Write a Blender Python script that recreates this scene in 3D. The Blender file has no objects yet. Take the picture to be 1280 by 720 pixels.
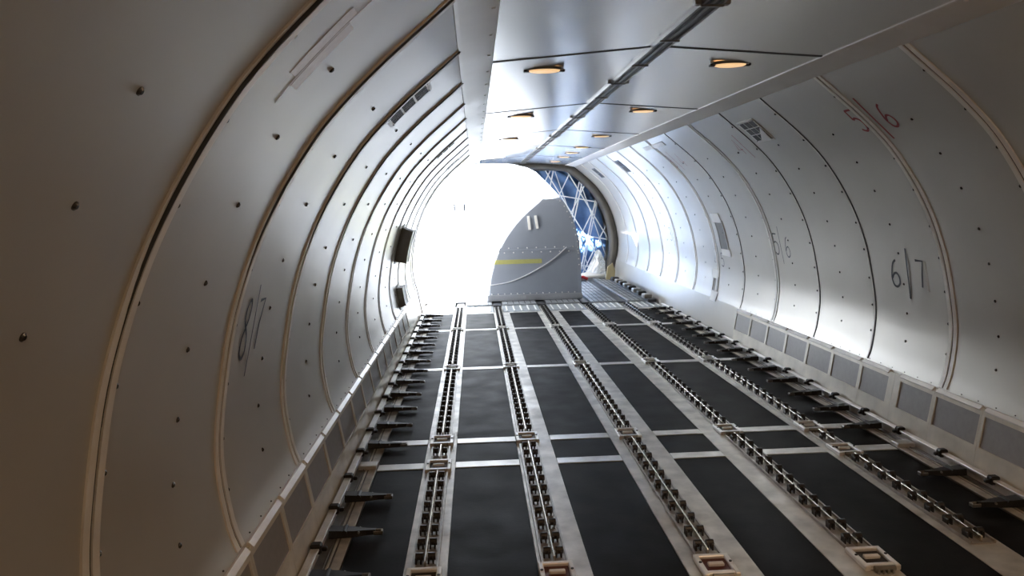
import bpy, bmesh, math, random
from mathutils import Vector, Matrix
random.seed(7)
C = bpy.context.scene.collection
PI = math.pi

# ------------------------------------------------------------------ helpers
class MB:
    """collects shapes; build() links them as ONE mesh object"""
    def __init__(s): s.v = []; s.f = []; s.sm = []
    def add(s, vs, fs, smooth=False):
        n = len(s.v); s.v += [tuple(v) for v in vs]
        for f in fs: s.f.append([i + n for i in f]); s.sm.append(smooth)
        return s
    def box(s, x0, x1, y0, y1, z0, z1, b=0.0, M=None):
        bm = bmesh.new()
        bmesh.ops.create_cube(bm, size=1.0)
        for v in bm.verts:
            v.co = Vector(((x0+x1)/2 + v.co.x*(x1-x0), (y0+y1)/2 + v.co.y*(y1-y0), (z0+z1)/2 + v.co.z*(z1-z0)))
        if b > 0:
            bmesh.ops.bevel(bm, geom=list(bm.edges), offset=b, segments=1, profile=.5, affect='EDGES')
        return s.bm(bm, M)
    def bm(s, bm, M=None, smooth=False):
        bm.verts.index_update()
        vs = [(M @ v.co if M else v.co.copy()) for v in bm.verts]
        s.add(vs, [[v.index for v in f.verts] for f in bm.faces], smooth); bm.free(); return s
    def cyl(s, p, q, r, n=12, r2=None, smooth=True):
        p, q = Vector(p), Vector(q); d = (q-p).normalized(); r2 = r if r2 is None else r2
        a = d.orthogonal().normalized(); b = d.cross(a)
        vs = []
        for k in range(n):
            t = 2*PI*k/n; e = a*math.cos(t) + b*math.sin(t); vs += [p + e*r, q + e*r2]
        fs = [[2*k, 2*((k+1) % n), 2*((k+1) % n)+1, 2*k+1] for k in range(n)]
        s.add(vs, fs, smooth)
        s.add([vs[2*k] for k in range(n)], [list(range(n))[::-1]])
        s.add([vs[2*k+1] for k in range(n)], [list(range(n))])
        return s
    def tube(s, pts, r, n=6):
        P = [Vector(p) for p in pts]; vs = []; up = None
        for i, p in enumerate(P):
            d = (P[min(i+1, len(P)-1)] - P[max(i-1, 0)]).normalized()
            if up is None: up = d.orthogonal().normalized()
            up = (up - d*up.dot(d)).normalized(); b = d.cross(up)
            vs += [p + up*(r*math.cos(2*PI*k/n)) + b*(r*math.sin(2*PI*k/n)) for k in range(n)]
        fs = [[i*n+k, i*n+(k+1) % n, (i+1)*n+(k+1) % n, (i+1)*n+k] for i in range(len(P)-1) for k in range(n)]
        fs += [list(range(n))[::-1], [(len(P)-1)*n+k for k in range(n)]]
        return s.add(vs, fs, True)
    def extr(s, prof, y0, y1, closed=True):
        """extrude an x/z profile along y"""
        n = len(prof); vs = [(x, y0, z) for x, z in prof] + [(x, y1, z) for x, z in prof]
        m = n if closed else n-1
        fs = [[i, (i+1) % n, n+(i+1) % n, n+i] for i in range(m)]
        if closed: fs += [list(range(n))[::-1], [n+i for i in range(n)]]
        return s.add(vs, fs)
    def build(s, name, mat, parent=None, loc=None):
        me = bpy.data.meshes.new(name); me.from_pydata(s.v, [], s.f)
        bm = bmesh.new(); bm.from_mesh(me)
        bmesh.ops.recalc_face_normals(bm, faces=list(bm.faces)); bm.to_mesh(me); bm.free()
        for p, k in zip(me.polygons, s.sm): p.use_smooth = k
        me.materials.append(mat)
        o = bpy.data.objects.new(name, me); C.objects.link(o)
        if parent: o.parent = parent
        if loc: o.location = loc
        return o

def tag(o, label=None, cat=None, group=None, kind=None):
    if label: o['label'] = label
    if cat: o['category'] = cat
    if group: o['group'] = group
    if kind: o['kind'] = kind
    return o
def thing(name, label, cat, loc=(0, 0, 0), group=None):
    o = bpy.data.objects.new(name, None); C.objects.link(o); o.location = loc
    o.empty_display_size = .1
    return tag(o, label, cat, group)
def copy_tree(o, parent=None):
    c = o.copy(); C.objects.link(c); c.parent = parent
    for ch in list(o.children): copy_tree(ch, c)
    return c
ORD = ['nearest', 'second', 'third', 'fourth', 'fifth', 'sixth', 'seventh', 'eighth', 'ninth', 'tenth', 'eleventh', 'twelfth',
       'thirteenth', 'fourteenth', 'fifteenth', 'sixteenth', 'seventeenth', 'eighteenth', 'nineteenth', 'twentieth', 'twenty-first']
def nth(i, what):
    return f'{what} nearest the camera' if i == 0 else f'{ORD[i]} {what} from the camera'

# ------------------------------------------------------------------ materials
def mat(name, col, metal=0.0, rough=.5, var=0.0, vscale=6.0, rvar=0.0, bump=0.0, bscale=3.0, spec=.5, emit=None, estr=0.0, stretch=None):
    m = bpy.data.materials.new(name); m.use_nodes = True
    nt = m.node_tree; b = nt.nodes['Principled BSDF']
    b.inputs['Base Color'].default_value = (*col, 1); b.inputs['Metallic'].default_value = metal
    b.inputs['Roughness'].default_value = rough; b.inputs['Specular IOR Level'].default_value = spec
    if emit: b.inputs['Emission Color'].default_value = (*emit, 1); b.inputs['Emission Strength'].default_value = estr
    if var or rvar or bump:
        tc = nt.nodes.new('ShaderNodeTexCoord'); mp = nt.nodes.new('ShaderNodeMapping')
        nt.links.new(tc.outputs['Object'], mp.inputs['Vector'])
        if stretch: mp.inputs['Scale'].default_value = stretch
        def noise(sc, det=5):
            n = nt.nodes.new('ShaderNodeTexNoise'); n.inputs['Scale'].default_value = sc; n.inputs['Detail'].default_value = det
            nt.links.new(mp.outputs[0], n.inputs['Vector']); return n
        if var:
            n = noise(vscale); r = nt.nodes.new('ShaderNodeMapRange')
            r.inputs['From Min'].default_value = .3; r.inputs['From Max'].default_value = .7
            r.inputs['To Min'].default_value = 1-var; r.inputs['To Max'].default_value = 1+var
            mx = nt.nodes.new('ShaderNodeVectorMath'); mx.operation = 'SCALE'
            mx.inputs[0].default_value = col
            nt.links.new(n.outputs['Fac'], r.inputs['Value']); nt.links.new(r.outputs[0], mx.inputs['Scale'])
            nt.links.new(mx.outputs[0], b.inputs['Base Color'])
        if rvar:
            n = noise(vscale*.6); r = nt.nodes.new('ShaderNodeMapRange')
            r.inputs['From Min'].default_value = .3; r.inputs['From Max'].default_value = .7
            r.inputs['To Min'].default_value = max(.02, rough-rvar); r.inputs['To Max'].default_value = rough+rvar
            nt.links.new(n.outputs['Fac'], r.inputs['Value']); nt.links.new(r.outputs[0], b.inputs['Roughness'])
        if bump:
            n = noise(bscale, 2); bp = nt.nodes.new('ShaderNodeBump'); bp.inputs['Strength'].default_value = bump
            bp.inputs['Distance'].default_value = .02
            nt.links.new(n.outputs['Fac'], bp.inputs['Height']); nt.links.new(bp.outputs[0], b.inputs['Normal'])
    return m
M = {}
M['lining'] = mat('wall_lining', (.58, .557, .508), .38, .32, .03, 2.2, 0, .10, 2.0)
M['ceil'] = mat('ceiling_sheet', (.90, .885, .86), .92, .25, .03, 1.5, 0, .06, 1.2)
M['trim'] = mat('trim_sheet', (.86, .845, .82), .15, .42, .03, 4, .05, .05, 6)
M['strip'] = mat('joint_strip', (.86, .835, .78), .12, .38, .08, 10)
M['seal_and_shade'] = mat('dark_seal_and_shade', (.035, .034, .032), 0, .6)
M['screw'] = mat('screw_steel', (.11, .105, .10), .85, .2)
M['kick'] = mat('kick_frame', (.76, .72, .63), .15, .36, .10, 9)
M['kickbright'] = mat('kick_ledge', (.92, .90, .87), .2, .3, .05, 9)
M['mesh'] = mat('kick_insert', (.34, .33, .325), .12, .42, .06, 30)
M['panel'] = mat('floor_panel', (.0085, .009, .0105), 0, .55, .25, 7, .06, .03, 60, spec=.07)
M['plate'] = mat('floor_plate', (.62, .60, .56), .45, .42, .28, 7, .1, .05, 14)
M['beam'] = mat('cross_beam', (.66, .65, .62), .5, .36, .16, 9, .08)
M['deck'] = mat('deck_structure', (.20, .19, .18), .4, .5, .2, 5)
M['edge'] = mat('guide_edge', (.50, .46, .39), .2, .45, .3, 12)
M['guide'] = mat('guide_base', (.13, .115, .10), .4, .45, .35, 9, .1)
M['lip'] = mat('guide_lip', (.88, .86, .83), .45, .3, .12, 12)
M['dark'] = mat('dark_steel', (.016, .015, .015), .1, .45, .25, 20)
M['worn'] = mat('worn_steel', (.30, .29, .27), .7, .35, .2, 20)
M['chan'] = mat('roller_channel', (.44, .42, .39), .55, .38, .25, 20)
M['roller'] = mat('roller_black', (.045, .043, .042), .5, .32)
M['spine'] = mat('roller_spine', (.78, .73, .64), .85, .25)
M['lock'] = mat('lock_frame', (.86, .85, .83), .25, .33, .10, 25)
M['lockin'] = mat('lock_well', (.022, .018, .018), .1, .5)
M['lockred'] = mat('lock_well_red', (.11, .028, .02), .1, .5)
M['white'] = mat('white_enamel', (.86, .86, .84), 0, .4)
M['roll'] = mat('transfer_deck', (.40, .43, .46), .4, .38, .12, 9, .06)
M['groove'] = mat('deck_groove', (.07, .075, .085), .2, .5)
M['cont'] = mat('container_sheet', (.30, .34, .41), .25, .45, .04, 3, .04)
M['contedge'] = mat('container_edge', (.42, .45, .50), .6, .35)
M['rivet'] = mat('rivet', (.92, .93, .95), .2, .25)
M['yellow'] = mat('yellow_band', (.40, .40, .15), 0, .45, .05, 20)
M['cable'] = mat('pull_cable', (.62, .64, .68), .2, .4)
M['frame'] = mat('portal_frame', (.085, .078, .068), .15, .42, .15, 4)
M['net'] = mat('net_webbing', (.72, .78, .84), 0, .6)
M['blue'] = mat('blue_curtain', (.085, .175, .36), 0, .5, .35, 3.5, .05, .6, 3.0)
M['plastic'] = mat('white_plastic', (.86, .90, .93), 0, .3, .10, 8, .05, .5, 8)
M['red'] = mat('red_strap', (.55, .03, .04), 0, .55)
M['tan'] = mat('tan_board', (.42, .36, .20), 0, .5)
M['black_ink'] = mat('black_ink', (.012, .012, .016), 0, .5)
M['blue_ink'] = mat('blue_black_ink', (.02, .024, .05), 0, .5)
M['red_ink'] = mat('red_ink', (.33, .02, .018), 0, .5)
M['pale_ink'] = mat('pale_ink', (.80, .78, .74), 0, .5)
M['tape'] = mat('pale_tape', (.95, .95, .97), .5, .5, .06, 40)
M['tapewhite'] = mat('white_tape', (.9, .9, .88), 0, .45)
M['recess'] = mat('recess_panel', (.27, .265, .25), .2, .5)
M['hole'] = mat('vent_hole', (.012, .012, .013), 0, .6)
M['ventgrey'] = mat('vent_dark_grey', (.10, .105, .11), .2, .5)
M['lamp'] = mat('lamp_diffuser', (.75, .55, .28), 0, .4, emit=(1.0, .62, .31), estr=.92)
M['lampfill'] = mat('lamp_fill_diffuser', (.75, .55, .28), 0, .4, emit=(1.0, .54, .22), estr=24)
M['lampfill_right'] = mat('lamp_fill_diffuser_right', (.75, .55, .28), 0, .4, emit=(1.0, .66, .40), estr=135)  # stronger unseen fill to lift the upper right side
M['rail'] = mat('ceiling_rail', (.24, .235, .23), .5, .35, .1, 8)
M['raildark'] = mat('ceiling_rail_slot', (.07, .068, .065), .2, .5)
M['apron'] = mat('apron_concrete', (.42, .41, .39), 0, .8, .15, .5)

# ------------------------------------------------------------------ the cargo hold's cross-section (x half-width by height)
NODES = [(.41, 1.908), (.50, 1.938), (.75, 1.965), (1.0, 1.937), (1.3, 1.869), (1.6, 1.746), (1.9, 1.553), (2.1, 1.362), (2.3, 1.128), (2.366, 1.050)]
def wall_w(z):
    if z <= .41: return 1.838 + (1.908-1.838)*max(z, -.2)/.41
    N = NODES; i = 0
    while i < len(N)-2 and z > N[i+1][0]: i += 1
    def slope(k):
        if k == 0: return (N[1][1]-N[0][1])/(N[1][0]-N[0][0])
        if k == len(N)-1: return (N[-1][1]-N[-2][1])/(N[-1][0]-N[-2][0])
        return (N[k+1][1]-N[k-1][1])/(N[k+1][0]-N[k-1][0])
    z0, w0 = N[i]; z1, w1 = N[i+1]; h = z1-z0; t = (z-z0)/h
    return ((2*t**3-3*t**2+1)*w0 + (t**3-2*t**2+t)*h*slope(i) + (-2*t**3+3*t**2)*w1 + (t**3-t**2)*h*slope(i+1))
def wall_n(z, s):
    """inward normal"""
    d = (wall_w(z+.01)-wall_w(z-.01))/.02
    return Vector((-s, 0, d)).normalized()
def on_wall(y, z, s, off=0.0):
    return Vector((s*wall_w(z), y, z)) + wall_n(z, s)*off
TRIM_Z, TRIM_X = 2.366, 1.050
CEIL_X, CEIL_Z, CEIL_ZC = .895, 2.392, 2.462
Y_BACK, Y_FRONT = -3.2, 16.9
DOOR0, DOOR1 = 11.45, 15.0
RING0, PITCH = 1.808, .936
HALF = PITCH/2

def wall_sheet(mb, s, y0, y1, z0, z1, off, nz=30, thick=None):
    """a strip of the curved lining between y0..y1, z0..z1, standing `off` proud of the wall; closed if thick"""
    zs = [z0+(z1-z0)*i/nz for i in range(nz+1)]
    inn = [on_wall(0, z, s, off) for z in zs]
    out = [on_wall(0, z, s, off-(thick or 0)) for z in zs]
    n = nz+1; vs = []
    for y in (y0, y1): vs += [(p.x, y, p.z) for p in inn]
    fs = [[i, i+1, n+i+1, n+i] for i in range(nz)]
    mb.add(vs, fs, True)
    if thick:
        vs = []
        for y in (y0, y1): vs += [(p.x, y, p.z) for p in out]
        mb.add(vs, fs, True)
        for k, y in ((0, y0), (1, y1)):
            mb.add([(p.x, y, p.z) for p in inn]+[(p.x, y, p.z) for p in out], [[i, i+1, n+i+1, n+i] for i in range(nz)])
        for k in (0, nz):
            a, b = inn[k], out[k]
            mb.add([(a.x, y0, a.z), (b.x, y0, b.z), (b.x, y1, b.z), (a.x, y1, a.z)], [[0, 1, 2, 3]])
    return mb

# ------------------------------------------------------------------ setting: walls
walls = {}
for s, nm in ((-1, 'wall_left'), (1, 'wall_right')):
    mb = MB()
    spans = [(Y_BACK, DOOR0), (DOOR1, Y_FRONT)] if s < 0 else [(Y_BACK, Y_FRONT)]
    for a, b in spans:
        wall_sheet(mb, s, a, b, -.12, .41, 0, 4, .05)
        wall_sheet(mb, s, a, b, .41, TRIM_Z+.006, 0, 44, .05)
    w = mb.build(nm, M['lining']); tag(w, kind='structure'); walls[s] = w
    # joints between the lining panels: two pale ridges with a dark seal between
    k0 = -1 if s < 0 else 1
    for k in range(k0, 15):
        y = RING0 + PITCH*k
        if s < 0 and DOOR0-.1 < y < DOOR1+.1: continue
        zb = .415
        thin = s > 0 and k in (4, 5, 7)
        j = MB()
        if thin:
            wall_sheet(j, s, y+.006, y+.020, zb, TRIM_Z-.004, .005, 40, .006)
        else:
            wall_sheet(j, s, y-.040, y-.006, zb, TRIM_Z-.004, .006, 40, .007)
            wall_sheet(j, s, y+.004, y+.038, zb, TRIM_Z-.004, .009, 40, .010)
        jo = j.build('joint_strip', M['strip'], w)
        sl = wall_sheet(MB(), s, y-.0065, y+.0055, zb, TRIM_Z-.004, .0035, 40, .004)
        if s < 0:                                    # dark band widened towards the ceiling in place of the panel lip's shade
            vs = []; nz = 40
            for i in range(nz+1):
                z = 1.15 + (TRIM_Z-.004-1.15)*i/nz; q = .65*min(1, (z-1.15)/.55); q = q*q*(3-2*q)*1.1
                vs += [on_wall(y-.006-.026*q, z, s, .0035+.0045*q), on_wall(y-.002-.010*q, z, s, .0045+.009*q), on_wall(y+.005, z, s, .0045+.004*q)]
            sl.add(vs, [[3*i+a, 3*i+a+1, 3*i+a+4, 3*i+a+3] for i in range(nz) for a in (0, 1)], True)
        sl.build('seal_and_shade', M['seal_and_shade'], jo)
    # screws on a regular lattice
    zl = [2.24, 2.05, 1.86, 1.665, 1.435, 1.235, 1.02, .815, .62]
    pts = []
    ks = range(0, 21) if s < 0 else range(4, 24)
    for k in ks:
        y = 1.392 + HALF*k
        if s < 0 and y > DOOR0-.15: continue
        for z in zl:
            if k % 2 == 0 and z in (2.24,) : continue
            pts.append((y, z))
    rest = MB()
    proto = None
    def screw_shape(mb, o, n, r=.0078):
        mb.cyl(o - n*.002, o + n*.0025, r*1.15, 14); mb.cyl(o + n*.0025, o + n*.006, r*1.05, 14, r*.62)
    for i, (y, z) in enumerate(pts):
        n = wall_n(z, s); o = on_wall(y, z, s)
        if i < 100:
            if proto is None:
                p = MB(); screw_shape(p, Vector((0, 0, 0)), Vector((0, 0, 1))); proto = p.build('screw', M['screw'], w); c = proto
            else:
                c = proto.copy(); C.objects.link(c); c.parent = w
            c.location = o; c.rotation_euler = n.to_track_quat('Z', 'Y').to_euler()
        else:
            screw_shape(rest, o, n)
    rest.build('screw', M['screw'], w)['kind'] = 'stuff'

# writing on the walls -------------------------------------------------------
GL = {'4': [[(.75, 0), (.75, 1), (.05, .3), (.95, .3)]],
      '5': [[(.9, 1), (.2, 1)], [(.2, 1), (.15, .55)], [(.15, .55), (.5, .62), (.85, .5), (.92, .28), (.75, .06), (.45, 0), (.1, .1)]],
      '6': [[(.75, 1), (.4, .85), (.15, .5), (.1, .25), (.25, .05), (.55, 0), (.85, .12), (.9, .33), (.7, .5), (.4, .48), (.14, .3)]],
      '7': [[(.05, 1), (.9, 1), (.62, .5), (.45, 0)]],
      '8': [[(.5, .53), (.2, .68), (.18, .88), (.5, 1), (.8, .88), (.78, .68), (.5, .53), (.12, .34), (.12, .1), (.5, 0), (.88, .1), (.88, .34), (.5, .53)]],
      '3': [[(.1, .92), (.5, 1), (.85, .85), (.8, .62), (.45, .53), (.85, .42), (.9, .15), (.5, 0), (.08, .1)]],
      '|': [[(.5, 0), (.5, 1)]]}
def smooth_pts(p, n=5):
    if len(p) < 3: return p
    out = []
    for i in range(len(p)-1):
        a = p[max(i-1, 0)]; b = p[i]; c = p[i+1]; d = p[min(i+2, len(p)-1)]
        for k in range(n):
            t = k/n
            out.append(tuple(.5*((2*b[j]) + (-a[j]+c[j])*t + (2*a[j]-5*b[j]+4*c[j]-d[j])*t*t + (-a[j]+3*b[j]-3*c[j]+d[j])*t**3) for j in (0, 1)))
    return out + [p[-1]]
def write(s, glyph, y, z, w, h, r, material, parent, lean=0.0, off=.0025, name='handwritten_mark'):
    """paint strokes flat on the curved wall; reading direction runs towards -y on the right wall, +y on the left"""
    mb = MB()
    for st in GL[glyph]:
        pts = st if glyph in '47|' else smooth_pts(st)
        pts = [(y + (-s)*((u-.5)*w + lean*(v-.5)*h), z + v*h) for u, v in pts]
        P = [on_wall(a, b, s, off) for a, b in pts]
        vs = []
        for i, p in enumerate(P):
            d = (P[min(i+1, len(P)-1)]-P[max(i-1, 0)]).normalized(); n = wall_n(p.z, s); b = n.cross(d).normalized()
            vs += [p + b*r, p - b*r]
        mb.add(vs, [[2*i, 2*i+1, 2*i+3, 2*i+2] for i in range(len(P)-1)])
    return mb.build(name, material, parent)
R_, L_ = walls[1], walls[-1]
def patch(s, y0, y1, z0, z1, material, parent, name, off=.0015, lab=None):
    o = wall_sheet(MB(), s, y0, y1, z0, z1, off, 8, .001).build(name, material, parent)
    if lab: o['label'] = lab
    return o
write(1, '6', 5.225, .995, .12, .19, .0085, M['black_ink'], R_)['label'] = 'black handwritten digit 6 left of bar'
write(1, '|', 5.055, .925, .06, .35, .0085, M['black_ink'], R_, .10)['label'] = 'black upright bar between 6 and 7'
write(1, '7', 4.905, 1.02, .10, .18, .0085, M['black_ink'], R_)['label'] = 'black handwritten digit 7 right of bar'
patch(1, 4.835, 4.862, 1.0, 1.2, M['pale_ink'], R_, 'pale_smear')
write(1, '5', 7.32, 1.085, .12, .20, .007, M['black_ink'], R_)['label'] = 'faint black digit 5 by bar'
write(1, '|', 7.195, 1.0, .06, .36, .005, M['black_ink'], R_, .05)
write(1, '6', 7.06, 1.075, .11, .19, .006, M['blue_ink'], R_)['label'] = 'faint dark digit 6 by bar'
write(1, '5', 4.712, 2.035, .095, .125, .0085, M['red_ink'], R_)['label'] = 'red handwritten digit 5'
write(1, '|', 4.515, 1.97, .05, .24, .009, M['red_ink'], R_)['label'] = 'red upright bar between 5 and 6'
write(1, '6', 4.385, 2.03, .10, .125, .008, M['red_ink'], R_)['label'] = 'red handwritten digit 6'
write(1, '4', 6.88, 2.03, .11, .13, .005, M['red_ink'], R_)
write(1, '|', 6.74, 1.99, .05, .20, .005, M['red_ink'], R_)
write(1, '4', 9.36, .80, .13, .17, .007, M['black_ink'], R_)
write(1, '|', 9.24, .76, .05, .30, .006, M['black_ink'], R_, .05)
write(1, '5', 9.10, .82, .11, .16, .006, M['black_ink'], R_)
write(1, '3', 11.42, 1.02, .12, .20, .006, M['black_ink'], R_)
write(1, '|', 11.28, .95, .05, .34, .006, M['black_ink'], R_)
write(1, '4', 11.14, 1.02, .12, .20, .006, M['black_ink'], R_)
write(1, '3', 9.25, 2.02, .16, .14, .005, M['red_ink'], R_)
write(1, '|', 9.05, 1.98, .05, .22, .005, M['red_ink'], R_)
write(1, '4', 8.85, 2.02, .14, .14, .005, M['red_ink'], R_)
write(-1, '8', 2.935, 1.085, .085, .225, .0075, M['blue_ink'], L_)['label'] = 'dark handwritten digit 8 left of bar'
write(-1, '|', 3.01, 1.0, .03, .36, .006, M['blue_ink'], L_)['label'] = 'thin dark bar between 8 and 7'
write(-1, '7', 3.115, 1.09, .085, .20, .0075, M['blue_ink'], L_)['label'] = 'dark handwritten digit 7 right of bar'
patch(-1, 2.035, 2.095, 1.995, 2.155, M['tape'], L_, 'tape_strip', .0015, 'pale tape residue, lower of two strips')
patch(-1, 2.115, 2.185, 1.975, 2.135, M['tape'], L_, 'tape_strip', .0015, 'pale tape residue, upper of two strips')
patch(-1, 2.10, 2.108, 1.93, 2.20, M['tape'], L_, 'tape_edge', .002)

# ------------------------------------------------------------------ setting: ceiling and its trims
seams = [4.18 + 2.335*k for k in range(-3, 6)]
mb = MB()
def ceil_half(x0, x1, y0, y1):
    z0, z1 = [CEIL_ZC-(CEIL_ZC-CEIL_Z)*abs(x)/CEIL_X for x in (x0, x1)]
    mb.add([(x0, y0, z0), (x1, y0, z1), (x1, y1, z1), (x0, y1, z0), (x0, y0, z0+.04), (x1, y0, z1+.04), (x1, y1, z1+.04), (x0, y1, z0+.04)],
           [[0, 1, 2, 3], [4, 5, 6, 7], [0, 1, 5, 4], [1, 2, 6, 5], [2, 3, 7, 6], [3, 0, 4, 7]])
DOORC = 13.3                                                 # ceiling cut back here, unseen, so sun reaches the container's top
ceil_half(0, CEIL_X, Y_BACK, Y_FRONT)
ceil_half(-CEIL_X, 0, Y_BACK, DOOR0); ceil_half(-.48, 0, DOOR0, DOORC); ceil_half(-CEIL_X, 0, DOORC, Y_FRONT)
ceil = tag(mb.build('ceiling', M['ceil']), kind='structure')
def ceil_z(x): return CEIL_ZC - (CEIL_ZC-CEIL_Z)*abs(x)/CEIL_X
for y in seams:
    for s in (-1, 1):
        if s < 0 and DOOR0 < y < DOORC: continue
        x0, x1 = s*.045, s*(CEIL_X-.005)
        mb = MB(); z0, z1 = ceil_z(x0), ceil_z(x1)
        mb.add([(x0, y-.012, z0-.003), (x1, y-.012, z1-.003), (x1, y+.012, z1-.003), (x0, y+.012, z0-.003),
                (x0, y-.012, z0+.004), (x1, y-.012, z1+.004), (x1, y+.012, z1+.004), (x0, y+.012, z0+.004)],
               [[0, 1, 2, 3], [4, 5, 6, 7], [0, 1, 5, 4], [1, 2, 6, 5], [2, 3, 7, 6], [3, 0, 4, 7]])
        mb.build('joint', M['seal_and_shade'], ceil)
def trim_profile(s):
    return [(s*(TRIM_X+.012), TRIM_Z-.016), (s*(TRIM_X-.004), TRIM_Z-.014), (s*.96, 2.369), (s*(CEIL_X+.004), 2.384), (s*(CEIL_X-.004), 2.388), (s*(CEIL_X-.006), 2.394), (s*(CEIL_X-.005), 2.43), (s*(TRIM_X+.03), TRIM_Z+.05)]
for s, nm in ((-1, 'trim_1'), (1, 'trim_2')):
    mb = MB()
    for a, b in ([(Y_BACK, DOOR0), (DOORC, Y_FRONT)] if s < 0 else [(Y_BACK, Y_FRONT)]):
        mb.extr(trim_profile(s), a, b)
    t = tag(mb.build(nm, M['trim']), kind='structure')
    for k in range(0, 22):
        y = 2.05 + HALF*k
        if s < 0 and y > DOOR0-.1: break
        for x, z in ((1.015, 2.3705), (.915, 2.3815)):
            m2 = MB(); m2.cyl((s*x, y, z+.002), (s*x, y, z-.006), .011, 10, .006); m2.build('screw', M['trim'], t)
# centre rail under the ceiling ridge
mb = MB()
for x0, x1, z0 in ((-.045, -.033, .020), (-.008, .008, .017), (.033, .045, .020)):
    mb.box(x0, x1, Y_BACK, Y_FRONT-.6, CEIL_ZC-z0, CEIL_ZC+.004)
rail = tag(mb.build('trim_3', M['rail']), kind='structure')
mb = MB(); mb.box(-.034, -.007, Y_BACK, Y_FRONT-.6, CEIL_ZC-.008, CEIL_ZC+.002); mb.box(.007, .034, Y_BACK, Y_FRONT-.6, CEIL_ZC-.008, CEIL_ZC+.002)
mb.build('slot', M['raildark'], rail)
for k in range(0, 20):
    y = 2.55 + .70*k
    mb = MB(); mb.box(-.052, .052, y-.012, y+.012, CEIL_ZC-.027, CEIL_ZC-.018, .003)
    if k % 3 == 1: mb.box(-.075, -.048, y-.02, y+.02, CEIL_ZC-.02, CEIL_ZC+.0, .003); mb.box(.048, .075, y-.02, y+.02, CEIL_ZC-.02, CEIL_ZC+.0, .003)
    mb.build('clip', M['rail'], rail)

# ceiling lights ---------------------------------------------------------------
def lamp(x, y, label, m='lamp'):
    z = ceil_z(x)
    t = thing('ceiling_light', label, 'light', (x, y, z), 'oval amber ceiling lights')
    n = 28; rx, ry = .100, .075
    def ring(r, zz, e=1.0): return [((rx+r)*math.cos(2*PI*k/n), (ry+r)*math.sin(2*PI*k/n), zz) for k in range(n)]
    mb = MB(); A = [ring(.014, .004), ring(.014, -.007), ring(.002, -.012), ring(-.006, -.004)]
    vs = sum(A, []); mb.add(vs, [[a*n+k, a*n+(k+1) % n, (a+1)*n+(k+1) % n, (a+1)*n+k] for a in range(3) for k in range(n)], True)
    mb.build('bezel', M['worn'], t)
    mb = MB(); A = [ring(-.004, -.003), ring(-.006, -.012), ring(-.022, -.017)]
    vs = sum(A, []); mb.add(vs, [[a*n+k, a*n+(k+1) % n, (a+1)*n+(k+1) % n, (a+1)*n+k] for a in range(2) for k in range(n)], True)
    mb.add(A[2], [list(range(n))]); mb.build('diffuser', M[m], t)
    for sx in (-1, 1):
        mb = MB(); mb.box(sx*(rx+.004)-.016, sx*(rx+.004)+.016, -.02, .02, -.017, -.004, .003); mb.build('clip', M['dark'], t)
for k, (x, y) in enumerate(((-.58, 4.56), (-.575, 6.93), (-.575, 9.36))):
    lamp(x, y, nth(k, 'oval amber light in the left half of the ceiling,').replace(', nearest', ' nearest').replace(', from', ' from'))
for k, (x, y) in enumerate(((.50, 4.52), (.485, 6.78), (.53, 9.27), (.555, 11.1), (.56, 12.3), (.56, 13.4), (.56, 14.8))):
    lamp(x, y, nth(k, 'oval amber light in the right half of the ceiling,').replace(', nearest', ' nearest').replace(', from', ' from'))
for x in (-.575, .50):                                       # rows continued unseen, glowing far stronger than the visible lamps as warm fill
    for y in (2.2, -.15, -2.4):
        lamp(x, y, 'oval amber ceiling light added as unseen fill, overhead or behind the camera', 'lampfill' if x < 0 else 'lampfill_right')

# ------------------------------------------------------------------ setting: floor
mb = MB(); mb.box(-1.9, 1.9, Y_BACK, Y_FRONT, -.14, -.012)
floor = tag(mb.build('floor', M['deck']), kind='structure')
TRX = [-1.287, -.694, .0186, .7316, 1.324]                     # roller track centres
PL = [(-1.382, -1.185), (-.772, -.535), (-.115, .205), (.545, .805), (1.212, 1.412)]   # pale plates the tracks are fixed on
BEAMS = [.05, 2.39, 4.745, 5.235, 7.61, 9.985, 11.50]
for a, b in PL:
    MB().box(a, b, Y_BACK, 11.55, -.014, .001).build('track_plate', M['plate'], floor)
cols = [(-1.675, PL[0][0])] + [(PL[i][1], PL[i+1][0]) for i in range(4)] + [(PL[4][1], 1.675)]
for y in BEAMS:
    for a, b in cols:
        d = .052 if y != 11.5 else .045
        mb = MB().box(a+.002, b-.002, y-d, y+d, -.014, .004, .002)
        mb.build('cross_beam', M['beam'], floor)
ys = [Y_BACK] + BEAMS
for i in range(len(ys)-1):
    y0 = ys[i] + (.052 if i else 0); y1 = ys[i+1] - .052
    for a, b in cols:
        MB().box(a+.003, b-.003, y0+.003, y1-.003, -.014, 0).build('floor_panel', M['panel'], floor)
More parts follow.
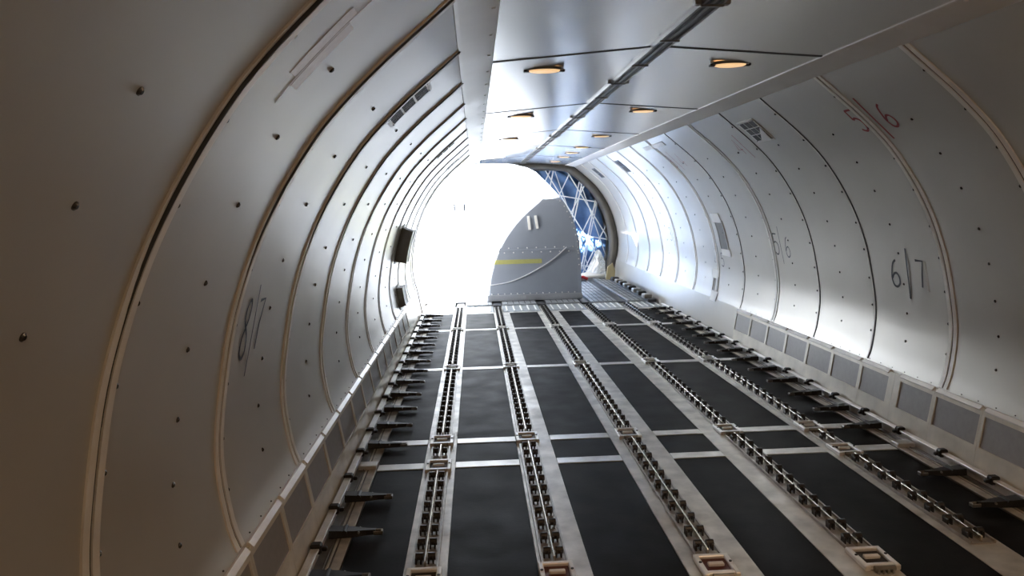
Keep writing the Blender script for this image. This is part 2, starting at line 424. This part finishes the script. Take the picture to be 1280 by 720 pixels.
# transfer deck in the doorway
XB = [-1.84] + TRX + [1.84]
for i in range(6):
    a, b = XB[i]+(.075 if i else 0), XB[i+1]-(.075 if i < 5 else 0)
    mb = MB().box(a, b, 11.56, 12.22, -.014, .006, .003)
    lp = mb.build('ledge_plate', M['roll'], floor)
    mb = MB()
    n = 5
    for k in range(n):
        x = a + (b-a)*(k+.5)/n; mb.box(x-.010, x+.010, 11.62, 12.16, .004, .016, .003)
    mb.build('ledge_rib', M['white'], lp)
    mb = MB().box(a+.01, b-.01, 12.25, 15.9, -.014, .03, .004)
    rp = mb.build('transfer_plate', M['roll'], floor)
    mb = MB(); n = 6
    for k in range(1, n):
        x = a + (b-a)*k/n; mb.box(x-.006, x+.006, 12.27, 15.88, .028, .0325)
    for k in range(7): mb.box(a+.02, b-.02, 12.7+.46*k-.005, 12.7+.46*k+.005, .028, .0322)
    mb.build('groove', M['groove'], rp)
    if i:
        mb = MB().box(XB[i]-.06, XB[i]+.06, 12.26, 15.85, -.014, .012); mb.build('track_slot', M['groove'], floor)

# bulkheads that end the hold
def section_poly(n=26):
    zs = [-.12 + (TRIM_Z+.006+.12)*i/n for i in range(n+1)]
    R = [(wall_w(z)+.03, z) for z in zs] + [(CEIL_X, CEIL_Z+.03), (0, CEIL_ZC+.03)]
    return R + [(-x, z) for x, z in R[:-1][::-1]]
tag(MB().extr(section_poly(), Y_BACK-.05, Y_BACK).build('wall_rear', M['lining']), kind='structure')
tag(MB().extr(section_poly(), Y_FRONT, Y_FRONT+.05).build('wall_front', M['lining']), kind='structure')
# the main cargo door's cut-out in the left wall
mb = MB()
for y in (DOOR0, DOOR1):
    s = -1; y0, y1 = (y-.012, y+.06) if y == DOOR0 else (y-.06, y+.012)
    if y == DOOR0: wall_sheet(mb, s, y-.03, y+.0, .0, TRIM_Z, .012, 40, .10)
    else: wall_sheet(mb, s, y, y+.03, .0, TRIM_Z, .012, 40, .10)
tag(mb.build('door_1', M['strip']), kind='structure')

# ------------------------------------------------------------------ sidewall kick panels
for s, side in ((-1, 'left'), (1, 'right')):
    y00 = 2.325 if s < 0 else 3.262+HALF
    n = 15 if s < 0 else 10
    for k in range(n):
        a = y00 + HALF*k; b = a + HALF
        t = thing('kick_panel', nth(k, f'pale framed panel along the foot of the {side} wall'), 'wall panel', (s*wall_w(0), (a+b)/2, 0), f'kick panels along the foot of the {side} wall')
        def sheet(y0, y1, z0, z1, off, th, name, m, nz=3, par=t):
            mb = wall_sheet(MB(), s, y0, y1, z0, z1, off, nz, th)
            loc = t.location
            mb.v = [(v[0]-loc[0], v[1]-loc[1], v[2]-loc[2]) for v in mb.v]
            return mb.build(name, m, par)
        wide = .055 if (s > 0 and k in (2, 3)) else 0
        wa = wide if k == 3 else 0; wb = wide if k == 2 else 0
        mb = MB(); L = t.location
        for (y0, y1, z0, z1, off) in ((a+.001, a+.022+wa, .165, .385, .013), (b-.022-wb, b-.001, .165, .385, .013),
                                      (a+.001, b-.001, .135, .172, .014), (a+.001, b-.001, .352, .392, .014), (a+.001, b-.001, .006, .137, .008)):
            wall_sheet(mb, s, y0, y1, z0, z1, off, 3, off+.002)
        mb.v = [(v[0]-L[0], v[1]-L[1], v[2]-L[2]) for v in mb.v]
        mb.build('frame', M['kick'], t)
        sheet(a+.016+wa, b-.016-wb, .168, .358, .006, .007, 'insert', M['mesh'])['label'] = 'grey mesh insert'
        la, lb = a+.020+wa, b-.020-wb                       # chamfered ledge that looks up
        pr = [on_wall(0, .378, s, .002), on_wall(0, .378, s, .021), on_wall(0, .383, s, .025), on_wall(0, .404, s, .010), on_wall(0, .404, s, -.004)]
        mb = MB().extr([(p.x-L[0], p.z-L[2]) for p in pr], la-L[1], lb-L[1])
        mb.build('top_ledge', M['kickbright'], t)['label'] = 'bright metal top ledge'
        for q in range(3):
            y = a + HALF*(q+.5)/3; o = on_wall(y, .419, s, -.002) - L; nn = wall_n(.42, s)
            mb = MB(); mb.cyl(o, o+nn*.006, .004, 8, .003); mb.build('rivet', M['screw'], t)

# ------------------------------------------------------------------ side guide rails, latches
for s, side in ((-1, 'left'), (1, 'right')):
    y0, y1 = -.5, 11.5
    t = thing('guide_rail', f'long metal side guide rail along the foot of the {side} wall', 'guide rail', (s*1.75, y0, 0))
    X = lambda a, b: (s*a-s*1.75, s*b-s*1.75) if s > 0 else (s*b-s*1.75, s*a-s*1.75)
    def rb(mb, a, b, ya, yb, za, zb, bev=.002):
        x0, x1 = X(a, b); return mb.box(x0, x1, ya-y0, yb-y0, za, zb, bev)
    mb = MB(); rb(mb, 1.678, 1.825, y0, y1, -.012, .008); rb(mb, 1.752, 1.760, y0, y1, .006, .014)
    mb.build('base', M['guide'], t)
    mb = MB(); rb(mb, 1.676, 1.722, y0, y1, .006, .013); mb.build('edge_strip', M['edge'], t)
    mb = MB(); rb(mb, 1.732, 1.742, y0, y1, .006, .0135, .001); mb.build('inner_strip', M['edge'], t)
    mb = MB(); rb(mb, 1.800, 1.812, y0, y1, .0, .062); rb(mb, 1.785, 1.826, y0, y1, .055, .066)
    mb.build('lip', M['lip'], t)
    for k in range(-3, 18):
        y = 3.264+HALF*k+HALF*.5
        if y > y1-.1 or y < 1.5: continue
        mb = MB(); rb(mb, 1.776, 1.830, y-.024, y+.024, .035, .084, .008); rb(mb, 1.752, 1.778, y-.012, y+.012, .045, .066, .005)
        mb.build('bumper', M['dark'], t)
LATCH = {}
def make_latch(s, label, group, loc):
    t = thing('side_latch', label, 'latch', loc, group)
    def bx(mb, a, b, y0, y1, z0, z1, bev=.003):
        x0, x1 = sorted((-s*a, -s*b)); return mb.box(x0, x1, y0, y1, z0, z1, bev)
    mb = MB()
    pr = [(0, -.040, .02), (0, .040, .02), (.12, .034, .02), (.18, .016, .02), (.225, .011, .02), (.225, -.011, .02), (.18, -.016, .02), (.12, -.034, .02)]
    n = len(pr); vs = [(-s*a, y, .015) for a, y, z in pr] + [(-s*a, y*.85, .054 - a*.07) for a, y, z in pr]
    mb.add(vs, [[i, (i+1) % n, n+(i+1) % n, n+i] for i in range(n)] + [list(range(n))[::-1], [n+i for i in range(n)]])
    mb.build('arm', M['dark'], t)
    mb = MB(); mb.cyl((-s*.075, -.038, .040), (-s*.075, .038, .040), .014, 12); mb.build('pivot', M['dark'], t)
    mb = MB(); bx(mb, .215, .262, -.018, -.011, .014, .034); bx(mb, .215, .262, .011, .018, .014, .034); bx(mb, .252, .262, -.018, .018, .014, .034)
    mb.build('tip_bracket', M['worn'], t)['label'] = 'pale steel tip'
    mb = MB(); mb.cyl((-s*.145, -.032, .036), (-s*.145, .032, .036), .006, 8); mb.build('spring_pin', M['worn'], t)
    return t
for s, side in ((-1, 'left'), (1, 'right')):
    g = f'dark latches along the {side} guide rail'; first = None; i = 0
    for k in range(0, 18):
        if k == 3 or (s > 0 and k < 1): continue
        y = 3.264+HALF*k
        loc = (s*1.783, y, 0); lab = nth(i, f'dark steel latch on the {side} guide rail'); i += 1
        if first is None: first = o = make_latch(s, lab, g, loc)
        else: o = copy_tree(first); o.location = loc; o['label'] = lab
    mb = MB()
    x0, x1 = sorted((s*1.675, s*1.79)); mb.box(x0, x1, 4.70, 4.79, .004, .034, .004)
    t = tag(mb.build('beam_end', M['beam']), f'pale end piece of the nearest floor beam on the {side} guide rail', 'beam end')

# ------------------------------------------------------------------ roller tracks and pallet locks
ROWN = ['leftmost roller track', 'second roller track from the left', 'middle roller track', 'second roller track from the right', 'rightmost roller track']
SEG = {'near': (.6, 3.10), 'a': (3.34, 4.58), 'ab': (3.34, 5.09), 'b': (4.82, 5.09), 'c': (5.34, 7.47), 'd': (7.72, 9.85), 'e': (10.10, 11.95)}
roller_me = None
def track(ti, seg, label):
    global roller_me
    y0, y1 = SEG[seg]; x = TRX[ti]; L = y1-y0
    t = thing('roller_track', label, 'roller track', (x, y0, .001), 'roller tracks along the cargo floor')
    n = max(1, int(L/.148)); st = L/n
    mb = MB(); mb.box(-.062, .062, 0, L, 0, .006)
    for sx in (-1, 1):
        a, b = sorted((sx*.062, sx*.054)); mb.box(a, b, 0, L, .004, .016)
    mb.build('channel', M['chan'], t)
    mb = MB(); mb.box(-.0045, .0045, .01, L-.01, .004, .036, .002)
    mb.build('spine', M['spine'], t)
    for i in range(n):
        for sx in (-1, 1):
            if roller_me is None:
                m2 = MB(); m2.cyl((-.017, 0, 0), (.017, 0, 0), .0175, 14); 
                for a in (-.0185, .0035): m2.box(a, a+.008, -.030, .014, -.027, .005, .002)   # its bracket
                o = m2.build('roller', M['roller'], t); roller_me = o.data
            else:
                o = bpy.data.objects.new('roller', roller_me); C.objects.link(o); o.parent = t
            o.location = (sx*.0285, st*(i+.5), .031)
    return t
for ti in range(5):
    two = ti in (0, 4)
    segs = (['a', 'b'] if two else ['ab']) + ['c', 'd', 'e']
    NM = {'near': 'nearest section at the bottom edge of the picture', 'a': 'section before the nearest floor beam', 'ab': 'section before the double floor beams',
          'b': 'short section between the paired floor beams', 'c': 'section just beyond the double floor beams', 'd': 'third section before the far ledge',
          'e': 'farthest section running up to the container'}
    for sg in segs: track(ti, sg, f'{ROWN[ti]}, {NM[sg]}')
lock0 = None
def make_lock():
    t = thing('pallet_lock', 'x', 'pallet lock', (0, 0, 0), 'pale framed pallet locks in the roller tracks')
    mb = MB(); mb.box(-.066, .066, -.085, .075, 0, .012); mb.build('well', M['lockin'], t)['label'] = 'dark well'
    mb = MB()
    for sx in (-1, 1):
        a, b = sorted((sx*.056, sx*.080)); mb.box(a, b, -.10, .095, 0, .026, .004)
    mb.box(-.075, .075, .068, .095, 0, .026, .004); mb.box(-.062, .062, -.088, -.060, 0, .024, .004)
    mb.build('frame', M['lock'], t)
    mb = MB(); mb.box(-.036, .036, -.008, .018, .010, .026, .003); mb.build('pawl', M['white'], t)['label'] = 'white bar'
    mb = MB(); mb.cyl((-.046, -.110, .020), (.046, -.110, .020), .012, 12); mb.build('end_roller', M['worn'], t)
    mb = MB()
    for k in range(4): mb.box(-.040+.022*k, -.030+.022*k, -.130, -.085, 0, .018, .002)
    mb.build('hinge', M['worn'], t)
    for sx in (-1, 1):
        mb = MB(); mb.cyl((sx*.068, .01, .024), (sx*.068, .01, .030), .007, 8); mb.build('bolt', M['dark'], t)
    return t
lock0 = make_lock(); used = False
for ti in range(5):
    for y, wd in ((3.23, 'at the bottom of the picture'), (4.705, 'at the nearest floor beam'), (5.225, 'at the second floor beam'), (7.61, 'at the third floor beam'), (9.99, 'at the farthest floor beam')):
        if y == 4.705 and ti not in (0, 4): continue
        if y == 3.23 and ti == 4: continue
        o = lock0 if not used else copy_tree(lock0); used = True
        o.location = (TRX[ti], y, .001); o['label'] = f"pale framed lock on the {ROWN[ti].replace('roller ', '')}, {wd}"
        if y == 3.23 and ti in (1, 2):
            for ch in o.children:
                if ch.name.startswith('well'):
                    ch.data = ch.data.copy(); ch.data.materials[0] = M['lockred']; ch['label'] = 'rust red well'

# ------------------------------------------------------------------ vents and panels on the walls
def vent(s, y0, y1, z0, z1, label, rows, cols, gap, white=False, frame='strip', slot='hole', group=None):
    loc = on_wall((y0+y1)/2, (z0+z1)/2, s)
    t = thing('vent_grille', label, 'vent', loc, group)
    def sh(a, b, c, d, off, th): 
        mb = wall_sheet(MB(), s, a, b, c, d, off, 5, th); return mb
    def fin(mb, name, m):
        mb.v = [(v[0]-loc[0], v[1]-loc[1], v[2]-loc[2]) for v in mb.v]; return mb.build(name, m, t)
    fin(sh(y0, y1, z0, z1, .006, .008), 'plate', M[frame])
    dy, dz = (y1-y0), (z1-z0)
    for r in range(rows):
        mb = MB()
        for c in range(cols):
            a = y0 + dy*(.06 + .88*(c+gap)/cols); b = y0 + dy*(.06 + .88*(c+1-gap)/cols)
            e = z0 + dz*(.07 + .86*(r+.07)/rows); f = z0 + dz*(.07 + .86*(r+.93)/rows)
            if white and r == 0 and c == cols-1: continue
            wall_sheet(mb, s, a, b, e, f, .0075, 3, .003)
        if mb.v: fin(mb, 'slot_row', M[slot])
    for a in (y0+.02, y1-.02):
        for z in (z0+.012, z1-.012):
            o = on_wall(a, z, s, .004); n = wall_n(z, s); mb = MB(); mb.cyl(o, o+n*.006, .005, 8, .004); fin(mb, 'screw', M['screw'])
    return t, fin
vent(-1, 3.715, 3.965, 2.045, 2.235, 'slotted vent grille with three blocks of slots high on the left wall', 3, 4, .11, frame='white')
vent(-1, 7.42, 7.66, 2.09, 2.26, 'far slotted vent grille in the glare, nearer one high on the left wall', 3, 3, .2)
vent(-1, 10.05, 10.35, 2.10, 2.25, 'far slotted vent grille in the glare beside the door opening', 3, 3, .2)
t, fin = vent(1, 6.02, 6.38, 2.095, 2.258, 'black and white vent grille with a torn cover, high on right wall', 3, 3, .08, frame='white')
mb = MB()
P = [on_wall(6.05, 2.10, 1, .0125), on_wall(6.27, 2.10, 1, .0115), on_wall(6.04, 2.195, 1, .013), on_wall(6.05, 2.10, 1, .010), on_wall(6.27, 2.10, 1, .0095), on_wall(6.04, 2.195, 1, .010)]
mb.add(P, [[0, 1, 2], [3, 4, 5], [0, 1, 4, 3], [1, 2, 5, 4], [2, 0, 3, 5]]); fin(mb, 'torn_cover', M['white'])
vent(1, 11.72, 12.02, 2.075, 2.25, 'dark grey slot vent high on right wall, nearer of two by the net', 2, 1, .02, False, 'ventgrey', 'hole')
vent(1, 14.15, 14.45, 2.07, 2.24, 'dark grey slot vent high on right wall, farther of two by the net', 2, 1, .02, False, 'ventgrey', 'hole')
mb = wall_sheet(MB(), 1, 8.75, 9.75, 2.255, 2.295, .006, 3, .006)
tag(mb.build('white_strip', M['white']), 'white glossy strip high on the right wall below the ceiling', 'strip')  # thin white strip laid along the wall
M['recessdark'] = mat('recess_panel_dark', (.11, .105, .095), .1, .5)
def access(s, y0, y1, z0, z1, label, tp, bt, d=.004):
    loc = on_wall((y0+y1)/2, (z0+z1)/2, s); t = thing('access_panel', label, 'panel', loc)
    def fin(mb, name, m):
        mb.v = [(v[0]-loc[0], v[1]-loc[1], v[2]-loc[2]) for v in mb.v]; return mb.build(name, m, t)
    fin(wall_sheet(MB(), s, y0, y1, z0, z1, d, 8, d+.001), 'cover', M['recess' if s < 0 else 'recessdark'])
    fin(wall_sheet(MB(), s, y0-.005, y0+.012, z0-.004, z1+.004, d+.005, 8, .010), 'edge', M['lining']); fin(wall_sheet(MB(), s, y1-.012, y1+.005, z0-.004, z1+.004, d+.005, 8, .010), 'edge', M['lining'])
    fin(wall_sheet(MB(), s, y0+.02, y1+.06, z1-.02, z1+tp, .010, 3, .002), 'tape', M['tapewhite'])
    fin(wall_sheet(MB(), s, y0-.06, y1-.02, z0-bt, z0+.02, .010, 3, .002), 'tape', M['tapewhite'])
access(1, 8.80, 9.08, 1.02, 1.375, 'dark grey access panel taped white at both ends, upper on right wall', .09, .06)
access(1, 9.26, 9.45, .475, .67, 'small grey access panel with white tape, lower on the right wall', .09, .10)
access(-1, 8.72, 9.06, 1.02, 1.40, 'grey access panel in the glare, upper on left wall', .03, .03, .13)
access(-1, 9.05, 9.40, .45, .68, 'small grey access panel in the glare, lower on left wall', .03, .03, .07)

# ------------------------------------------------------------------ cargo container in the doorway
CX, CY, CD = -.745, 12.62, 1.12
t = thing('cargo_container', 'grey arched cargo container half in sunlight in front of the blue curtain', 'container', (CX, CY, .0))
half = [(1.461, .035), (1.460, .35), (1.457, .61), (1.437, 1.0), (1.382, 1.22), (1.320, 1.41), (1.225, 1.59), (1.09, 1.77), (.93, 1.95), (.745, 2.135), (.60, 2.21), (.36, 2.272), (.18, 2.285), (0, 2.29)]
full = half + [(-x, z) for x, z in half[:-1][::-1]]
MB().extr(full, 0, CD).build('body', M['cont'], t)
def inset(p, d): return [(x*(1-d/1.46), .035+(z-.035)*(1-d/2.25)) for x, z in p]
mb = MB(); inn = inset(full, .055); n = len(full)
vs = [(x*1.003, -.012, z) for x, z in full] + [(x, -.012, z) for x, z in inn] + [(x*1.003, .004, z) for x, z in full] + [(x, .004, z) for x, z in inn]
fs = []
for i in range(n-1):
    fs += [[i, i+1, n+i+1, n+i], [i, i+1, 2*n+i+1, 2*n+i], [n+i, n+i+1, 3*n+i+1, 3*n+i]]
mb.add(vs, fs); mb.build('edge_flange', M['cont'], t)
mb = MB().box(-1.475, 1.475, -.022, CD, .0325, .135, .006); mb.build('base_skirt', M['contedge'], t)
mb = MB().box(-1.40, 1.40, -.010, .004, .85, .885, .003); mb.build('seam_strip', M['cont'], t)
for k in range(1, 13):
    x = 1.40-.19*k
for (xa, za, xb, zb) in ((.605, 1.425, .625, 1.20), (.722, 1.430, .752, 1.215)):
    mb = MB(); d = Vector((xb-xa, 0, zb-za)).normalized(); nrm = Vector((d.z, 0, -d.x))
    q = [Vector((xa, 0, za)), Vector((xb, 0, zb))]; w = .020
    vs = [q[0]+nrm*w, q[0]-nrm*w, q[1]-nrm*w, q[1]+nrm*w]
    vs = [v+Vector((0, -.03, 0)) for v in vs] + [v+Vector((0, .002, 0)) for v in vs]
    mb.add(vs, [[0, 1, 2, 3], [4, 5, 6, 7], [0, 1, 5, 4], [1, 2, 6, 5], [2, 3, 7, 6], [3, 0, 4, 7]]); mb.build('handle', M['white'], t)
for x in (-.62, -.46):
    MB().box(x-.012, x+.012, -.03, .002, 1.55, 1.66, .003).build('handle', M['white'], t)
mb = MB().box(-.95, .815, -.006, .002, .645, .715); mb.build('yellow_band', M['yellow'], t)
cp = smooth_pts([(-.06, .30), (.25, .345), (.58, .466), (.98, .692), (1.225, .90)], 6)
mb = MB().tube([(x, -.018, z) for x, z in cp], .010); mb.build('pull_cable', M['cable'], t)
riv = []
for k in range(26): riv.append((-1.30+.106*k, .150))
for k in range(18): riv.append((-1.25+.152*k, .905 if k % 2 else .905)); 
for k in range(18): riv.append((-1.17+.152*k, .830))
edge = []
for i in range(2, len(half)-1):
    (xa, za), (xb, zb) = half[i], half[i+1]
    L = math.hypot(xb-xa, zb-za); m = max(1, int(L/.085))
    for j in range(m): edge.append((xa+(xb-xa)*j/m, za+(zb-za)*j/m))
edge = [(x*(1-.028/1.46), .035+(z-.035)*(1-.028/2.25)) for x, z in edge][:34]
rp = None
for x, z in riv + edge:
    if rp is None:
        m2 = MB(); m2.cyl((0, 0, 0), (0, -.010, 0), .0120, 8, .006); o = rp = m2.build('rivet', M['rivet'], t)
    else:
        o = rp.copy(); C.objects.link(o); o.parent = t
    o.location = (x, -.0105, z)

# ------------------------------------------------------------------ portal frame, net and curtain beyond the container
NY = 16.0
def arch(scale, z0, n=30):
    """right-hand half from the sill to the ridge, then mirrored"""
    zs = [z0 + (TRIM_Z-z0)*i/n for i in range(n+1)]
    R = [(wall_w(z), z) for z in zs] + [(CEIL_X, CEIL_Z-.003), (.45, CEIL_ZC-.035), (0, CEIL_ZC-.030)]
    R = [(x*scale, 1.1+(z-1.1)*(scale if z > 1.1 else 1)) for x, z in R]
    return R + [(-x, z) for x, z in R[:-1][::-1]]
O = arch(.994, .03); I = arch(.915, .03); n = len(O)
mb = MB()
vs = [(x, NY-.10, z) for x, z in O] + [(x, NY+.06, z) for x, z in I] + [(x, NY+.20, z) for x, z in I] + [(x, NY+.20, z) for x, z in O]
fs = []
for i in range(n-1):
    for a, b in ((0, 1), (1, 2), (2, 3), (3, 0)):
        fs.append([a*n+i, a*n+i+1, b*n+i+1, b*n+i])
mb.add(vs, fs, True); mb.add([vs[0], vs[n], vs[2*n], vs[3*n]], [[0, 1, 2, 3]]); mb.add([vs[n-1], vs[2*n-1], vs[3*n-1], vs[4*n-1]], [[0, 1, 2, 3]])
tag(mb.build('portal_frame', M['frame']), 'dark brownish arched frame around the net at the far end', 'frame')
# curtain: folded blue sheet
nx, nz = 60, 34; vs = []; fs = []
def cw(z): return .90*wall_w(min(max(z, .42), TRIM_Z-.01)) if z < 2.05 else max(.2, .90*wall_w(2.05) - (z-2.05)*1.6)
for th in (0, .012):
    for j in range(nz+1):
        z = .035 + (2.30-.035)*j/nz
        for i in range(nx+1):
            u = -1+2*i/nx; x = u*cw(z)
            y = NY+.34 + .035*math.sin(u*23+z*2.1) + .025*math.sin(u*11-z*5.0) + .02*math.sin(z*9+u*4) + th
            vs.append((x, y, z))
N1 = (nx+1)*(nz+1)
for o_ in (0, N1):
    for j in range(nz):
        for i in range(nx):
            a = o_ + j*(nx+1)+i; fs.append([a, a+1, a+nx+2, a+nx+1])
mb = MB().add(vs, fs, True)
cur = mb.build('smoke_curtain', M['blue']); tag(cur, 'creased blue curtain sheet hanging behind the white net', 'curtain')
# net of pale webbing
t = thing('barrier_net', 'white webbing barrier net stretched across the far arched frame', 'net', (0, NY+.19, .04))
def inside(x, z):
    I2 = [(a, b) for a, b in I]; c = False
    for i in range(len(I2)):
        x1, z1 = I2[i]; x2, z2 = I2[(i+1) % len(I2)]
        if (z1 > z) != (z2 > z) and x < (x2-x1)*(z-z1)/(z2-z1)+x1: c = not c
    return c
def clip_line(p, q, steps=200):
    pts = [(p[0]+(q[0]-p[0])*k/steps, p[1]+(q[1]-p[1])*k/steps) for k in range(steps+1)]
    ins = [a for a in pts if inside(*a)]
    return (ins[0], ins[-1]) if len(ins) > 3 else None
rnd = random.Random(3)
def net_strap(p, q, w=.011, par=t):
    c = clip_line(p, q)
    if not c: return
    (x0, z0), (x1, z1) = c
    d = Vector((x1-x0, 0, z1-z0)).normalized(); nn = Vector((d.z, 0, -d.x))*w
    a, b = Vector((x0, 0, z0-.04)), Vector((x1, 0, z1-.04))
    vs = [a+nn, a-nn, b-nn, b+nn]; off = rnd.uniform(-.02, .02)
    vs = [v+Vector((0, off-.006, 0)) for v in vs] + [v+Vector((0, off+.006, 0)) for v in vs]
    MB().add(vs, [[0, 1, 2, 3], [4, 5, 6, 7], [0, 1, 5, 4], [1, 2, 6, 5], [2, 3, 7, 6], [3, 0, 4, 7]]).build('strap', M['net'], par)
for k in range(-4, 11):
    x = -1.9 + .44*k
    net_strap((x, .0), (x+1.25, 2.45))
    net_strap((x+.1, 2.45), (x+1.55, .0))
for x in (1.0, 1.06, 1.42, 1.47, -.2, .4): net_strap((x+.28, 2.4), (x-.22, .2), .013)
for z in (2.3, 1.55, .9): net_strap((-1.9, z), (1.9, z-.75))
for x in (.7, 1.15, 1.6): net_strap((x-.5, 2.4), (x+.3, .0), .008)
# crumpled white plastic at the net's right foot
def crumple(name, x0, x1, z0, z1, y, m, label, cat, amp=.06, seed=1, taper=.55):
    r = random.Random(seed); nx, nz = 16, 14; vs = []; fs = []
    jit = [[r.uniform(-1, 1) for _ in range(nx+1)] for _ in range(nz+1)]
    for th in (0, .006):
        for j in range(nz+1):
            v = j/nz
            for i in range(nx+1):
                u = i/nx; sh = (1-taper*v)
                top = z0+(z1-z0)*v*(.55+.45*math.sin(PI*min(1, .25+u*.75)))
                x = x0+(x1-x0)*(1-(1-u)*sh)
                vs.append((x, y + amp*jit[j][i] + .05*(1-v)*math.sin(u*9) - .16*(1-v)**2 + th, top))
    N = (nx+1)*(nz+1)
    for o_ in (0, N):
        for j in range(nz):
            for i in range(nx):
                a = o_+j*(nx+1)+i; fs.append([a, a+1, a+nx+2, a+nx+1])
    o = MB().add(vs, fs, False).build(name, m); return tag(o, label, cat)
crumple('plastic_sheet', 1.22, 1.70, .035, .62, NY+.06, M['plastic'], 'crumpled clear white plastic sheet behind the net at lower right', 'plastic sheet', .022, 4)
# bits on the floor at the foot of the net
t = thing('strap_bundle', 'red and white strap bundle on the floor right of the container', 'strap', (1.02, NY-.55, .031))
mb = MB().tube([(-.22, 0, .03), (-.10, .03, .06), (.0, -.02, .05), (.12, .02, .08), (.22, 0, .035)], .030, 8); mb.build('webbing', M['red'], t)
mb = MB().tube([(-.18, .05, .02), (.0, .06, .03), (.2, .05, .02)], .022, 8); mb.build('tail', M['white'], t)
t = thing('rolled_sheet', 'white bundled sheet lying on the floor at the net foot', 'sheet', (1.36, NY-.26, .031))
mb = MB()
for k in range(3): mb.tube([(-.26, .03*k, .05+.012*k), (-.05, .02+.03*k, .06+.03*k), (.14, .03*k, .07), (.26, .01+.03*k, .05)], .045-.006*k, 9)
mb.build('fold', M['white'], t)
t = thing('chock_board', 'tan wooden board standing at the right foot of the frame', 'board', (1.72, NY-.42, .031))
MB().add([(-.09, -.03, 0), (.09, -.03, 0), (.10, -.03, .18), (.05, -.03, .34), (-.05, -.03, .26), (-.09, .03, 0), (.09, .03, 0), (.10, .03, .18), (.05, .03, .34), (-.05, .03, .26)],
         [[0, 1, 2, 3, 4], [5, 6, 7, 8, 9], [0, 1, 6, 5], [1, 2, 7, 6], [2, 3, 8, 7], [3, 4, 9, 8], [4, 0, 5, 9]]).build('board', M['tan'], t)
# guide hardware along the right edge of the transfer deck
t = thing('door_side_guide', 'dark guide hardware on the right edge of the far deck', 'guide rail', (1.74, 11.9, .0305))
MB().box(-.07, .07, 0, 3.4, 0, .05, .01).build('base', M['groove'], t)
for k in range(8):
    MB().box(-.11, .03, .12+.4*k, .30+.4*k, .045, .115, .015).build('roller_block', M['dark'] if k % 2 else M['worn'], t)

# ------------------------------------------------------------------ outside
tag(MB().box(-90, 60, -60, 90, -4.7, -4.5).build('ground', M['apron']), kind='structure')

# ------------------------------------------------------------------ light
W = bpy.data.worlds.new('sky'); bpy.context.scene.world = W; W.use_nodes = True
nt = W.node_tree; bg = nt.nodes['Background']
sky = nt.nodes.new('ShaderNodeTexSky'); sky.sky_type = 'NISHITA'; sky.sun_disc = False
D = Vector((1.22, 1.17, -.72)).normalized()
sky.sun_elevation = math.asin(-D.z); sky.sun_rotation = math.atan2(-D.x, -D.y)
sky.air_density = 1.0; sky.dust_density = 2.0; sky.altitude = 50
hs = nt.nodes.new('ShaderNodeHueSaturation'); hs.inputs['Saturation'].default_value = .15
nt.links.new(sky.outputs[0], hs.inputs['Color']); nt.links.new(hs.outputs[0], bg.inputs['Color']); bg.inputs['Strength'].default_value = .6
sun = bpy.data.lights.new('sun', 'SUN'); sun.energy = 86; sun.angle = math.radians(.8); sun.color = (1, .97, .92)
so = bpy.data.objects.new('sun', sun); C.objects.link(so); so.rotation_euler = D.to_track_quat('-Z', 'Y').to_euler(); so.location = (-8, 2, 8)

# ------------------------------------------------------------------ camera
cam = bpy.data.cameras.new('camera'); cam.sensor_width = 36; cam.lens = 27.0; cam.clip_start = .02; cam.clip_end = 500
co = bpy.data.objects.new('camera', cam); C.objects.link(co)
r = Vector((0.99849117, -0.04820651, -0.02629683)); u = Vector((0.0314324, 0.10907469, 0.99353647)); f = Vector((0.04502661, 0.99286396, -0.11042536))
m = Matrix((r, u, -f)).transposed().to_4x4(); m.translation = (-1.0082, 0, 1.65); co.matrix_world = m
S = bpy.context.scene; S.camera = co
S.view_settings.view_transform = 'Standard'; S.view_settings.look = 'None'; S.view_settings.gamma = 1; S.view_settings.use_curve_mapping = False
S.view_settings.exposure = 0.0
S.cycles.use_denoising = True
S.cycles.max_bounces = 14; S.cycles.diffuse_bounces = 8; S.cycles.glossy_bounces = 8; S.cycles.sample_clamp_indirect = 20
